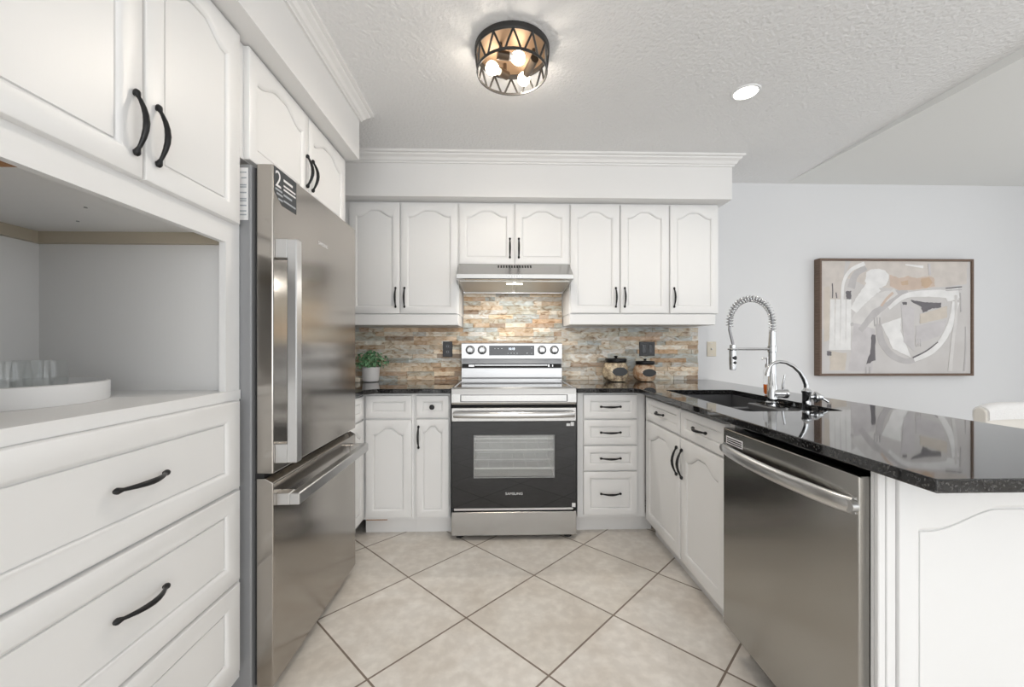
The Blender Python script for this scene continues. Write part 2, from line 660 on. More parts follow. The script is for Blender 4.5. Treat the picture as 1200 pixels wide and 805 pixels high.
def drawer(parent, x0, x1, z0, z1, handle=None, fw=0.032, L=0.13, knob=False, name='drawer'):
    d = obj(name, framed_panel(x0, x1, z0, z1, fw, 0.0), PAINT, parent, 30)
    if knob:
        bm = B()
        lathe(bm, [(.005, 0), (.005, .012), (.013, .018), (.016, .024), (.012, .030), (.003, .032)], n=16, M=Matrix.Rotation(PI / 2, 4, 'X'),
              cx=(x0 + x1) / 2, cy=-0.02, cz=(z0 + z1) / 2)
        obj('knob', bm, BLACKM, d, 40)
    elif handle is not False:
        handle_on(d, (x0 + x1) / 2, (z0 + z1) / 2 if handle is None else handle, False, L)
    return d


# ------------------------------------------------------------------ left: tall hutch cabinet
HX, HY = -0.85, 0.585
t = thing('hutch_cabinet', 'tall white hutch cabinet with open display niche and drawers beside the fridge', 'cabinet', (HX, HY, 0), PI / 2)
W, D = 0.770, 0.63
bm = B()
for q in [(0, W, 0.0, D, 0.10, 1.003), (0, W, 0.06, D, 0.0, 0.10), (0, W, -0.004, D, 1.003, 1.033), (0, 0.02, .02, D, 1.033, 1.532), (W - .02, W, .02, D, 1.033, 1.532),
          (0.02, W - .02, D - .02, D, 1.033, 1.532), (0, W, 0, D, 1.532, 2.168), (0.0, 0.066, 0, .02, 1.033, 1.532), (W - .066, W, 0, .02, 1.033, 1.532),
          (.066, W - .066, 0, .02, 1.496, 1.532)]:
    box(bm, *q)
obj('body', bm, PAINT, t)
boxes('cleat', [(0.02, W - .02, D - .04, D - .02, 1.497, 1.532), (W - .04, W - .02, .02, D - .04, 1.497, 1.532), (.02, .04, .02, D - .04, 1.497, 1.532)], CLEATM, t)['label'] = 'beige strip under the niche top'
boxes('bare_patch', [(0.022, 0.258, 0.021, 0.15, 1.5305, 1.5325)], RAWWOOD, t)['label'] = 'bare orange wood patch'
for px, py in ((.30, .22), (.50, .22), (.30, .48), (.52, .50), (.62, .36)):
    bm = B()
    lathe(bm, [(.004, 0), (.003, .003)], px, py, 1.530, 8)
    obj('screw', bm, GREYCAB, t)
for z0, z1, hz in ((.726, 1.000, .862), (.432, .716, .582), (.14, .422, .285)):
    drawer(t, .021, .745, z0, z1, hz, 0.052, 0.145)
door(t, .396, .745, 1.562, 2.166, (.425, 1.68), L=.15, fw=.05)
door(t, .045, .390, 1.562, 2.166, (.365, 1.68), L=.15, fw=.05)

# ------------------------------------------------------------------ cabinet above the fridge
t = thing('overhead_cabinet', 'white two-door cabinet mounted above the fridge', 'cabinet', (-0.85, 1.3565, 1.79), PI / 2)
boxes('body', [(0, .8635, 0, .63, 0, .378)], PAINT, t)
door(t, .020, .436, .002, .376, (.414, .13))
door(t, .442, .856, .002, .376, (.464, .13))

# ------------------------------------------------------------------ wall cabinets on the back wall


def wall_cab(name, label, x0, x1, z0, z1, doors, rail=None):
    t = thing(name, label, 'cabinet', (x0, 2.83, z0), 0, 'white wall cabinets on the back wall')
    wd, h = x1 - x0, z1 - z0
    boxes('body', [(0, wd, 0, BACK - 2.83 - .002, 0, h)], PAINT, t)
    for a, c, hx in doors:
        door(t, a - x0, c - x0, .003, h - .012, (hx - x0, .112))
    if rail:
        boxes('light_rail', [(rail[0] - x0, rail[1] - x0, -.012, BACK - 2.83 - .03, -.076, -.001)], PAINT, t, 0.003)
    return t


wall_cab('wall_cabinet', 'tall white two-door wall cabinet left of the range hood', -1.49, -.290, 1.395, 2.164,
         [(-1.031, -.690, -.716), (-.682, -.297, -.656)], (-1.49, -.293))
wall_cab('wall_cabinet', 'short white two-door wall cabinet directly above the range hood', -.2895, .4735, 1.735, 2.164,
         [(-.286, .088, .062), (.097, .470, .123)])
wall_cab('wall_cabinet', 'wide white three-door wall cabinet right of the range hood', .474, 1.516, 1.400, 2.164,
         [(.479, .820, .793), (.828, 1.165, .855), (1.174, 1.513, 1.200)], (.476, 1.496))

# ------------------------------------------------------------------ base cabinets on the back wall
FY = 2.55


def base_cab(label, x0, x1, more=0.0):
    t = thing('base_cabinet', label, 'cabinet', (x0, FY, 0), 0, 'white base cabinets')
    wd = x1 - x0
    boxes('body', [(0, wd, 0, BACK - FY - .002, .105, .886)], PAINT, t)
    boxes('toe_kick', [(0, wd + more, .06, .075, 0, .105)], TRIMP, t)
    return t


t = base_cab('white corner base cabinet with arched door beside the fridge', -.852, -.536)
drawer(t, .022, .302, .733, .872, False)
door(t, .022, .302, .123, .722)
boxes('raw_edge', [(.022, .15, .0, .06, .100, .1055)], RAWWOOD, t)['label'] = 'bare orange wood edge under the door'
t = base_cab('narrow white base cabinet with knob drawer left of the range', -.535, -.313)
drawer(t, .014, .215, .733, .872, knob=True)
door(t, .014, .215, .123, .725, (.030, .617), fw=.036, arch=.036)
t = base_cab('white base cabinet with four drawers right of the range', .478, .904, .062)
for z0, z1, hz in ((.724, .874, None), (.562, .716, None), (.402, .554, None), (.123, .394, None)):
    drawer(t, .036, .372, z0, z1, hz, 0.034, .135)
# the short run behind the fridge, looking to the right
t = thing('base_cabinet', 'white base cabinet in the corner behind the fridge', 'cabinet', (-.852, 2.19, 0), PI / 2, 'white base cabinets')
boxes('body', [(0, .34, 0, .63, .105, .886)], PAINT, t)
boxes('toe_kick', [(0, .36, .05, .065, 0, .105)], TRIMP, t)
drawer(t, .01, .325, .733, .872, False)
door(t, .01, .325, .123, .722)

# ------------------------------------------------------------------ peninsula: sink cabinet, dishwasher, end panel
PX = 0.905
t = thing('sink_cabinet', 'white peninsula cabinet under the sink with two arched doors', 'cabinet', (PX, 2.53, 0), -PI / 2, 'white base cabinets')
boxes('body', [(0, .968, 0, .02, .105, .886), (0, .968, .56, .58, .105, .886), (0, .02, .02, .56, .105, .886), (.948, .968, .02, .56, .105, .886), (.02, .948, .02, .56, .105, .12)], PAINT, t)
boxes('toe_kick', [(0, .968, .06, .075, 0, .105)], TRIMP, t)
drawer(t, .045, .520, .733, .866, L=.11)
drawer(t, .532, .935, .733, .866, L=.13)
door(t, .045, .520, .118, .722, (.498, .600), fw=.05, arch=.045, L=.15)
door(t, .532, .935, .118, .722, (.556, .600), fw=.05, arch=.045, L=.15)

# dishwasher (local frame looks to -Y = world -X)
t = thing('dishwasher', 'stainless steel dishwasher with curved bar handle in the peninsula', 'dishwasher', (.893, 1.535, 0), -PI / 2)
W = .590
boxes('body', [(0, W, .004, .58, .10, .858), (.01, W - .01, .05, .10, .005, .10)], DARKGAP, t)
bm = B()
box(bm, 0, W, -.048, .002, .125, .866, .004, 2)
d = obj('door', bm, STEELW, t)
bm = B()
pts, rad = [], []
for k in range(21):
    u = k / 20
    pts.append((.012 + (W - .024) * u, -.050 - .034 * math.sin(PI * u) ** .6, .792))
tube(bm, pts, .021, 14, (0.5, 1.0))
for xx in (.014, W - .014):
    tube(bm, [(xx, -.046, .792), (xx, -.062, .792)], .015, 10)
obj('handle', bm, STEELL, d, 50)
bm = B()
box(bm, .022, .125, -.0488, -.047, .812, .840)
v = obj('vent', bm, WHITEL, d)
v['label'] = 'small vent with pale slats'
boxes('vent_slot', [(.027, .120, -.0492, -.0485, z, z + .0042) for z in (.816, .8235, .831)], DARKGAP, v)

# end panel of the peninsula, looking at the viewer
t = thing('end_panel', 'white arched decorative panel closing the near end of the peninsula', 'cabinet panel', (.872, .935, 0))
boxes('core', [(.0, .62, 0, .008, 0.0, .886)], PAINT, t)
boxes('stile', [(.0, .018, -.012, 0, 0, .886), (.020, .042, -.012, 0, 0, .886)], PAINT, t, 0.002)
obj('panel', framed_panel(.044, .618, .01, .884, .042, .05, .127, .018), PAINT, t, 30)
# knee wall carrying the breakfast overhang
struct(boxes('wall_knee', [(1.486, 1.51, .956, BACK, 0, .886)], WALLM))

# ------------------------------------------------------------------ countertops
bm = B()
slab(bm, [(-.305, 2.502), (-.305, BACK - .004), (LEFT + .004, BACK - .004), (LEFT + .004, 2.165), (-.815, 2.165), (-.815, 2.445), (-.755, 2.502)][::-1], [], .887, .915)
tag(obj('countertop', bm, GRAN, None, None, .003), 'black granite countertop in the corner left of the range', 'countertop')
SX0, SX1, SY0, SY1 = .975, 1.375, 1.605, 2.405


def rounded(x0, x1, y0, y1, r, n=5):
    out = []
    for cx, cy, a0 in ((x1 - r, y1 - r, 0), (x0 + r, y1 - r, PI / 2), (x0 + r, y0 + r, PI), (x1 - r, y0 + r, 1.5 * PI)):
        for k in range(n + 1):
            a = a0 + PI / 2 * k / n
            out.append((cx + r * math.cos(a), cy + r * math.sin(a)))
    return out


bm = B()
slab(bm, [(.468, 2.502), (.815, 2.502), (.845, 2.47), (.845, .772), (1.64, .772), (1.64, BACK - .004), (.468, BACK - .004)],
     [rounded(SX0, SX1, SY0, SY1, .018)], .887, .915)
tag(obj('countertop', bm, GRAN, None, None, .003), 'black granite countertop of the peninsula with the sink cut-out', 'countertop')

# sink
t = thing('sink', 'dark undermount sink with a divider set in the granite peninsula', 'sink', (0, 0, .66))
bm = B()
ax0, ax1, ay0, ay1 = SX0 - .012, SX1 + .012, SY0 - .012, SY1 + .012
th = .012
for q in [(ax0, ax1, ay0, ay1, 0, th), (ax0, ax0 + th, ay0, ay1, th, .226), (ax1 - th, ax1, ay0, ay1, th, .226),
          (ax0 + th, ax1 - th, ay0, ay0 + th, th, .226), (ax0 + th, ax1 - th, ay1 - th, ay1, th, .226)]:
    box(bm, *q)
box(bm, 1.275, ax1 - th, SY0 + .04, 2.09, .185, .222, .006, 2)    # faucet ledge
obj('basin', bm, SINKM, t)
boxes('divider', [(SX0, 1.30, 2.07, 2.095, th, .20)], SINKM, t, .006)
for cy in (1.83, 2.25):
    bm = B()
    lathe(bm, [(.045, .012), (.045, .0145), (.035, .015), (.02, .0125)], 1.13, cy, 0, 20)
    obj('drain', bm, CHROME, t, 40)

# ------------------------------------------------------------------ tall spring faucet
FXx, FYy, FZ = 1.328, 1.97, .8825
t = thing('spring_faucet', 'tall chrome pull-down faucet with coiled spring neck behind the sink', 'faucet', (FXx, FYy, FZ))
bm = B()
slab(bm, [(.036 * math.cos(2 * PI * k / 28) - .0, .115 * math.sin(2 * PI * k / 28)) for k in range(28)], [], 0, .006)
obj('deck_plate', bm, CHROME, t, 40)
bm = B()
lathe(bm, [(.030, .006), (.030, .018), (.023, .024), (.022, .10), (.019, .105), (.017, .20), (.017, .262), (.0205, .264), (.0205, .292), (.017, .294), (.0145, .36), (.0145, .365)], n=24)
obj('column', bm, CHROME, t, 40)
arc = [Vector((0, 0, .355)), Vector((0, 0, .385))]
for k in range(1, 31):
    a = PI * k / 30
    arc.append(Vector((-.106 + .106 * math.cos(a), 0, .412 + .112 * math.sin(a))))
arc.append(Vector((-.212, 0, .388)))
hose = arc + [Vector((-.213, 0, .372)), Vector((-.205, 0, .34)), Vector((-.197, 0, .31)), Vector((-.196, 0, .29))]
bm = B()
tube(bm, hose, .0062, 10)
obj('hose', bm, mat('grey_hose', (.30, .30, .31), .35, .6), t, 60)
# the coil follows the arc
cum = [0]
for a, c in zip(arc, arc[1:]):
    cum.append(cum[-1] + (c - a).length)
tot = cum[-1]
turns = int(tot / .0138)
pts = []
for i in range(turns * 12 + 1):
    s = tot * i / (turns * 12)
    j = min(max(k for k in range(len(cum)) if cum[k] <= s + 1e-9), len(arc) - 2)
    f = (s - cum[j]) / (cum[j + 1] - cum[j])
    p = arc[j].lerp(arc[j + 1], f)
    tg = (arc[j + 1] - arc[j]).normalized()
    nrm = tg.cross(Vector((0, 1, 0)))
    ang = 2 * PI * i / 12
    pts.append(p + .0148 * (nrm * math.cos(ang) + Vector((0, 1, 0)) * math.sin(ang)))
bm = B()
tube(bm, pts, .0023, 6)
obj('spring', bm, CHROME, t, 60)
bm = B()
lathe(bm, [(.010, .300), (.0145, .298), (.0145, .272), (.0165, .270), (.0165, .205), (.0145, .178), (.011, .176)], -.196, 0, 0, 20)
sh = obj('spray_head', bm, CHROME, t, 40)
bm = B()
lathe(bm, [(.010, 0), (.010, .006), (.006, .008)], -.196, -.013, .235, 14, Matrix.Rotation(PI / 2, 4, 'X'))
lathe(bm, [(.007, 0), (.007, .006), (.004, .008)], -.196, -.013, .212, 14, Matrix.Rotation(PI / 2, 4, 'X'))
obj('button', bm, BLACKP, sh, 40)
bm = B()
tube(bm, [(0, 0, .278), (-.178, 0, .278)], .0062, 10)
tube(bm, [(-.196 + .019 * math.cos(2 * PI * k / 20), .019 * math.sin(2 * PI * k / 20), .278) for k in range(20)], .005, 8, closed=True)
obj('holder_arm', bm, CHROME, t, 50)
bm = B()
lathe(bm, [(.017, 0), (.020, .006), (.020, .040), (.022, .044), (.022, .06), (.014, .066)], .0, -.01, .062, 20, Matrix.Rotation(PI / 2, 4, 'Y') @ Matrix.Rotation(.25, 4, 'X'))
tube(bm, [(.045, -.012, .065), (.043, -.014, .10), (.050, -.018, .152)], [.006, .0055, .0045], 10)
obj('lever', bm, CHROME, t, 40)

# small filtered-water tap
t = thing('water_tap', 'small chrome gooseneck tap with side handle in front of the spring faucet', 'faucet', (1.338, 1.758, FZ))
bm = B()
lathe(bm, [(.026, 0), (.026, .006), (.018, .010), (.0165, .05), (.0165, .085), (.019, .088), (.019, .096), (.012, .104), (.010, .112)], n=22)
obj('body', bm, CHROME, t, 40)
bm = B()
tube(bm, [(0, 0, .105), (-.002, 0, .125), (-.012, 0, .150), (-.030, 0, .178), (-.058, 0, .203), (-.092, 0, .2205), (-.122, 0, .2245), (-.148, 0, .218), (-.166, 0, .202), (-.174, 0, .178), (-.176, 0, .162)],
     [.010, .010, .0095, .0085, .0078, .0074, .0072, .0072, .0074, .0085, .0095], 12)
obj('spout', bm, CHROME, t, 60)
bm = B()
M = Matrix.Rotation(PI / 2, 4, 'Y') @ Matrix.Rotation(0.35, 4, 'X')
lathe(bm, [(.010, .010), (.010, .024), (.024, .030), (.024, .036), (.014, .050), (.008, .060)], 0, 0, .070, 20, M)
tube(bm, [(.050, -.012, .068), (.066, -.020, .060), (.078, -.024, .050)], [.007, .006, .005], 10)
obj('lever', bm, CHROME, t, 40)

# soap bottle
t = thing('soap_bottle', 'slim clear soap bottle with orange liquid behind the sink', 'soap bottle', (1.42, 2.145, .915))
bm = B()
lathe(bm, [(.013, .001), (.019, .012), (.021, .06), (.021, .125), (.016, .138), (.009, .145), (.009, .152)], n=20)
obj('bottle', bm, GLASS, t, 40)
bm = B()
lathe(bm, [(.011, .003), (.0172, .013), (.019, .052), (.019, .056)], n=20)
obj('liquid', bm, ORANGE, t, 40)
bm = B()
lathe(bm, [(.011, .147), (.011, .165), (.005, .167), (.005, .190), (.010, .192), (.010, .200)], n=16)
tube(bm, [(0, 0, .196), (-.03, -.01, .196), (-.036, -.012, .190)], .004, 8)
obj('pump', bm, BRUSHN, t, 40)

# ------------------------------------------------------------------ backsplash
bm = B()
cl = bm.loops.layers.float_color.new('stone')
greys = [(.52, .50, .46), (.58, .55, .49), (.46, .48, .46), (.62, .60, .56), (.40, .42, .41), (.66, .61, .53), (.54, .51, .44), (.49, .48, .42)]
warms = [(.55, .44, .33), (.60, .50, .38), (.44, .34, .26), (.52, .38, .26), (.64, .55, .44), (.36, .29, .23), (.52, .43, .33), (.60, .53, .44)]
rh = .0335
z = .916
row = 0
while z < 1.60:
    zt = z + rh
    x0, x1 = (LEFT + .004, 1.528) if z < 1.315 else (-.284, .468)
    if z > 1.315 and z < 1.40:
        x0, x1 = -.288, .472
    xx = x0
    if row % 2:
        xx = x0
    first = True
    while xx < x1 - .01:
        ln = random.choice((.07, .11, .15, .19, .24, .30)) * random.uniform(.85, 1.15)
        if first:
            ln *= random.uniform(.4, 1)
            first = False
        xe = min(xx + ln, x1)
        if x1 - xe < .04:
            xe = x1
        fw = .62 if xe < -.25 else (.55 if xe < .5 else .28)
        c = random.choice(warms) if random.random() < fw - .08 else random.choice(greys)
        k = random.uniform(.85, 1.15) * 1.27
        dpt = random.uniform(.010, .021)
        n0 = len(bm.faces)
        box(bm, xx, xe - .0008, BACK - dpt, BACK - .0005, z, min(zt, 1.60) - .0008)
        bm.faces.ensure_lookup_table()
        for f in bm.faces[n0:]:
            for lp in f.loops:
                lp[cl] = (c[0] * k, c[1] * k, c[2] * k, 1)
        xx = xe
    z = zt
    row += 1
tag(obj('backsplash', bm, STONE), 'ledger stone backsplash of brown and grey strips behind the range', 'backsplash')

# ------------------------------------------------------------------ range hood
t = thing('range_hood', 'slim stainless range hood over the stove', 'range hood', (.092, 0, 1.575))
bm = B()
prism(bm, [(3.128, .002), (3.06, 0), (2.655, .034), (2.645, .038), (2.645, .064), (2.655, .069), (2.79, .158), (3.128, .158)], lambda p, s: (-.378 + .756 * s, p[0], p[1]))
obj('body', bm, STEEL, t)
bm = B()
for sx in (-1, 1):
    x0, x1 = (-.36, -.01) if sx < 0 else (.01, .36)
    prism(bm, [(3.04, -.002), (2.70, .0265), (2.70, .031), (3.04, .004)], lambda p, s: (x0 + (x1 - x0) * s, p[0], p[1]))
obj('filter', bm, SATIN, t)
bm = B()
prism(bm, [(2.785, .0182), (2.750, .0211), (2.750, .027), (2.785, .0245)], lambda p, s: (-.055 + .11 * s, p[0], p[1]))
obj('lamp', bm, HOODL, t)
boxes('rear_lip', [(-.37, .37, 3.045, 3.062, -.006, .002)], STEELL, t)
l = bpy.data.lights.new('hood_light', 'AREA')
l.shape = 'RECTANGLE'
l.size, l.size_y, l.energy, l.color = .11, .03, 3.0, (1, .96, .9)
lo = bpy.data.objects.new('hood_light', l)
COL.objects.link(lo)
lo.parent = t
lo.location = (0, 2.767, .012)
bm = B()
for k in range(13):
    xx = -.108 + .018 * k
    prism(bm, [(2.772, .1443), (2.742, .1247), (2.740, .1276), (2.770, .1472)], lambda p, s: (xx - .0055 + .011 * s, p[0], p[1] - .0006))
obj('vent_slot', bm, DARKGAP, t)
for k in range(5):
    boxes('button', [(-.035 + .0165 * k, -.025 + .0165 * k, 2.6435, 2.646, .044, .056)], BRUSHN, t, .001)

# ------------------------------------------------------------------ range
RX0, RX1, RY = -.298, .458, 2.48
t = thing('range', 'stainless electric range with black glass oven door', 'stove', (.08, RY, 0))
h = .378
bm = B()
for q in [(-h + .004, -.268, .04, .63, .032, .905), (.268, h - .004, .04, .63, .032, .905), (-.268, .268, .04, .63, .032, .33), (-.268, .268, .04, .63, .69, .905), (-.268, .268, .50, .63, .33, .69)]:
    box(bm, *q)
obj('body', bm, DARKGAP, t)
bm = B()
for q in [(-.268, -.262, .04, .50, .33, .69), (.262, .268, .04, .50, .33, .69), (-.262, .262, .04, .50, .33, .336), (-.262, .262, .04, .50, .684, .69), (-.262, .262, .494, .50, .336, .684)]:
    box(bm, *q)
obj('oven_cavity', bm, OVENIN, t)
for rz in (.415, .53, .60):
    bm = B()
    for yy in (.07, .27, .46):
        tube(bm, [(-.258, yy, rz), (.258, yy, rz)], .006 if yy == .07 else .004, 6)
    for k in range(7):
        xx = -.24 + .08 * k
        tube(bm, [(xx, .075, rz), (xx, .455, rz)], .0012, 6)
    obj('oven_rack', bm, WHITEL, t)
# cooktop and its stainless edges
boxes('cooktop', [(-h + .012, h - .012, .055, .585, .905, .917)], COOKG, t)
boxes('side_trim', [(-h, -h + .012, .05, .60, .895, .921)], STEELL, t, .002)
boxes('side_trim', [(h - .012, h, .05, .60, .895, .921)], STEELL, t, .002)
bm = B()
prism(bm, [(.0, .822), (-.004, .835), (-.004, .885), (.004, .916), (.016, .926), (.056, .921), (.056, .822)], lambda p, s: (-h + 2 * h * s, p[0], p[1]))
fp = obj('front_panel', bm, STEEL, t)
bm = B()   # front panel's pressed groove, its shade put into darker steel bars
for q in [(-.325, .325, -.0075, -.003, .878, .8825), (-.325, .325, -.0075, -.003, .838, .8425), (-.325, -.319, -.0075, -.003, .8425, .878), (.319, .325, -.0075, -.003, .8425, .878)]:
    box(bm, *q, bev=.0015)
obj('groove_outline', bm, steel('groove_shade_steel', (.20, .20, .20), .35, (1, 1, 60)), fp)
# oven door
bm = B()


def plate_with_hole(bm, X0, X1, Z0, Z1, hx0, hx1, hz0, hz1, y0, y1):
    b2 = B()
    slab(b2, [(X0, Z0), (X1, Z0), (X1, Z1), (X0, Z1)], [[(hx0, hz0), (hx1, hz0), (hx1, hz1), (hx0, hz1)]], y0, y1)
    me = bpy.data.meshes.new('tmp')
    b2.to_mesh(me)
    b2.free()
    me.transform(Matrix(((1, 0, 0, 0), (0, 0, 1, 0), (0, 1, 0, 0), (0, 0, 0, 1))))
    bm.from_mesh(me)
    bpy.data.meshes.remove(me)


plate_with_hole(bm, -h, h, .195, .717, -.245, .246, .377, .637, 0, .034)
d = obj('oven_door', bm, BLACKG, t)
boxes('window', [(-.245, .246, .006, .010, .377, .637)], OVENGL, d)
bm = B()
plate_with_hole(bm, -.247, .248, .375, .639, -.240, .241, .382, .632, .0, .005)
obj('window_border', bm, mat('silver_print', (.33, .33, .33), .3), d)
boxes('door_top_band', [(-h, h, -.002, .034, .719, .802)], STEEL, d, .003)
bm = B()
pts = [(-.36 + .72 * k / 16, -.030 - .022 * math.sin(PI * k / 16) ** .7, .765) for k in range(17)]
tube(bm, pts, .019, 14, (.6, 1.0))
for xx in (-.352, .352):
    box(bm, xx - .014, xx + .014, -.034, .0, .750, .780, .003)
obj('handle', bm, STEELL, d, 50)
boxes('bottom_strip', [(-h + .015, h - .02, -.001, .03, .182, .1945)], STEELL, d)
text('logo_lettering', 'SAMSUNG', .021, Matrix.Translation((0, -.0006, .281)) @ UP @ Matrix.Diagonal((1.1, 1, 1, 1)), WHITEL, d)
for q in [(.318, .342, -.0012, 0, .690, .706), (.344, .364, -.0012, 0, .690, .714), (.352, .373, -.0012, 0, .198, .222)]:
    boxes('sticker', [q], WHITEL, d)
boxes('warming_drawer', [(-h, h, -.004, .034, .03, .172)], STEEL, t, .003)
for xx in (-.335, .335):
    for yy in (.06, .58):
        bm = B()
        lathe(bm, [(.025, 0), (.025, .010), (.014, .012), (.014, .034)], xx, yy, 0, 14)
        obj('foot', bm, DARKGAP, t)
# backguard
bm = B()
prism(bm, [(.648, .905), (.583, .905), (.583, 1.010), (.600, 1.012), (.600, 1.044), (.590, 1.046), (.590, 1.082), (.578, 1.084), (.578, 1.194), (.584, 1.2), (.648, 1.2)],
      lambda p, s: (-.373 + .750 * s, p[0], p[1]))
g = obj('backguard', bm, steel('guard_steel', (.54, .54, .54), .33, (1, 1, 60)), t)
boxes('vent_strip', [(-.371, .375, .585, .601, 1.047, 1.081)], GREYCAB, g)
boxes('slot', [(-.371, .375, .592, .601, 1.013, 1.043)], DARKGAP, g)
for q in [(-.32, -.28, .588, .594, 1.022, 1.036), (-.275, .270, .590, .594, 1.030, 1.036), (.275, .285, .588, .594, 1.020, 1.038), (.305, .312, .588, .594, 1.022, 1.036)]:
    boxes('slot_bar', [q], STEELL, g)
boxes('seam', [(-.371, .375, .581, .584, .930, .944)], GREYCAB, g)
cp = boxes('control_display', [(-.168, .170, .5765, .580, 1.106, 1.180)], mat('display_glass', (.045, .047, .052), .12), g)
text('clock_digits', '10:10', .022, Matrix.Translation((.0, .5762, 1.155)) @ UP, CLOCK, cp)
for q in [(-.13 + .026 * k, -.12 + .026 * k, .5762, .5766, 1.155, 1.159) for k in range(3)] + [(-.03 + .022 * k, -.02 + .022 * k, .5762, .5766, 1.120, 1.124) for k in range(4)] + \
      [(.11, .12, .5762, .5766, 1.120, 1.124), (.145, .155, .5762, .5766, 1.120, 1.124), (.145, .155, .5762, .5766, 1.160, 1.164)]:
    boxes('touch_mark', [q], GREYL, cp)
KNOBM = mat('knob_steel', (.42, .42, .42), .3, 1.0)
for kx in (-.309, -.220, .227, .320):
    bm = B()
    lathe(bm, [(.026, 0), (.026, .006), (.0225, .007), (.0215, .026), (.019, .029)], kx, .578, 1.147, 24, Matrix.Rotation(PI / 2, 4, 'X'))
    kb = obj('knob', bm, KNOBM, g, 40)
    bm = B()
    lathe(bm, [(.0335, 0), (.0335, .004)], kx, .5785, 1.147, 24, Matrix.Rotation(PI / 2, 4, 'X'))
    box(bm, kx - .009, kx + .009, .548, .5495, 1.124, 1.133)
    obj('knob_ring', bm, BLACKP, kb)

# ------------------------------------------------------------------ fridge (looks to +X)
t = thing('refrigerator', 'stainless bottom-freezer refrigerator between hutch and corner', 'refrigerator', (-.82, 1.37, 0), PI / 2)
W = .765
boxes('body', [(-.0125, W - .004, -.006, .62, .03, 1.768), (.02, W - .02, .02, .06, .0, .03)], GREYCAB, t, .004)
boxes('gasket', [(.012, W - .012, -.018, -.004, .05, 1.765)], DARKGAP, t)
bm = B()
box(bm, 0, W, -.07, -.015, .753, 1.775, .004, 2)
d = obj('door', bm, STEELD, t)
bm = B()
box(bm, .012, .050, -.140, -.108, .785, 1.532, .003)
box(bm, .012, .050, -.108, -.069, 1.468, 1.532, .002)
box(bm, .012, .050, -.108, -.069, .785, .849, .002)
obj('handle', bm, STEELL, d)
bm = B()
prism(bm, [(.004, 1.772), (.152, 1.772), (.152, 1.655), (.055, 1.655), (.004, 1.690)], lambda p, s: (p[0], -.0695 - .0012 * s, p[1]))
st = obj('sticker', bm, STICKB, d)
st['label'] = 'black warranty sticker with the number 2'
text('sticker_number', '2', .078, Matrix.Translation((.030, -.0708, 1.733)) @ UP, WHITEL, st)
boxes('sticker_line', [(.064, .125, -.0712, -.0706, 1.742, 1.750), (.064, .145, -.0712, -.0706, 1.724, 1.730), (.064, .146, -.0712, -.0706, 1.711, 1.717)], WHITEL, st)
boxes('sticker_small_line', [(.012, .055, -.0712, -.0706, 1.697, 1.703), (.020, .058, -.0712, -.0706, 1.684, 1.690), (.064, .12, -.0712, -.0706, 1.692, 1.699), (.064, .146, -.0712, -.0706, 1.672, 1.678), (.03, .058, -.0712, -.0706, 1.668, 1.674)], GREYL, st)
text('logo_lettering', 'SAMSUNG', .020, Matrix.Translation((.38, -.0706, 1.60)) @ UP, WHITEL, d)
boxes('freezer_lip', [(.01, W - .01, -.035, -.004, .728, .752)], DARKGAP, t)
bm = B()
prism(bm, [(-.07, .05), (-.07, .722), (-.045, .737), (-.015, .737), (-.015, .05)], lambda p, s: (W * s, p[0], p[1]))
d = obj('freezer_drawer', bm, STEELD, t, None, .003)
bm = B()
box(bm, .020, .735, -.145, -.112, .642, .682, .003)
box(bm, .020, .062, -.112, -.069, .642, .682, .002)
box(bm, .690, .735, -.112, -.069, .642, .682, .002)
obj('handle', bm, STEELL, d)
lb = boxes('energy_label', [(-.0140, -.0120, .003, .060, 1.585, 1.755)], WHITEL, t)
boxes('label_line', [(-.0147, -.0139, .008, .008 + random.uniform(.012, .03), zz, zz + .004) for zz in (1.60, 1.612, 1.63, 1.645, 1.652, 1.672, 1.69, 1.697, 1.72, 1.738)], GREYL, lb)

# ------------------------------------------------------------------ electrical plates
t = thing('power_outlet', 'black power outlet on the stone left of the range', 'outlet', (-.405, BACK - .021, 1.153))
boxes('plate', [(-.036, .036, -.004, .004, -.058, .058)], BLACKP, t, .002)
bm = B()
for s in (-1, 1):
    lathe(bm, [(.016, 0), (.016, .002)], 0, -.004, s * .021, 16, Matrix.Rotation(PI / 2, 4, 'X'))
r = obj('receptacle', bm, mat('dark_grey_plastic', (.05, .05, .055), .35), t)
boxes('slot', [(s * .006 - .0012, s * .006 + .0012, -.0065, -.0055, q * .021 - .004, q * .021 + .005) for s in (-1, 1) for q in (-1, 1)], GREYL, r)
t = thing('light_switch', 'black double switch plate on the stone above the jars', 'light switch', (1.126, BACK - .021, 1.155))
boxes('plate', [(-.060, .060, -.004, .004, -.055, .055)], BLACKP, t, .002)
for s in (-1, 1):
    boxes('rocker', [(s * .026 - .016, s * .026 + .016, -.007, -.003, -.034, .034)], mat('rocker_black', (.03, .032, .036), .25), t, .002)
t = thing('wall_jack', 'beige wall jack plate on the white wall beside the stone', 'wall plate', (1.640, BACK, 1.153))
boxes('plate', [(-.036, .036, -.006, 0, -.057, .057)], BEIGEP, t, .002)
bm = B()
lathe(bm, [(.008, 0), (.008, .004), (.004, .009)], 0, -.006, 0, 14, Matrix.Rotation(PI / 2, 4, 'X'))
obj('jack', bm, BRUSHN, t)
bm = B()
for s in (-1, 1):
    lathe(bm, [(.0035, 0), (.003, .0015)], 0, -.006, s * .044, 10, Matrix.Rotation(PI / 2, 4, 'X'))
obj('screw', bm, BRUSHN, t)

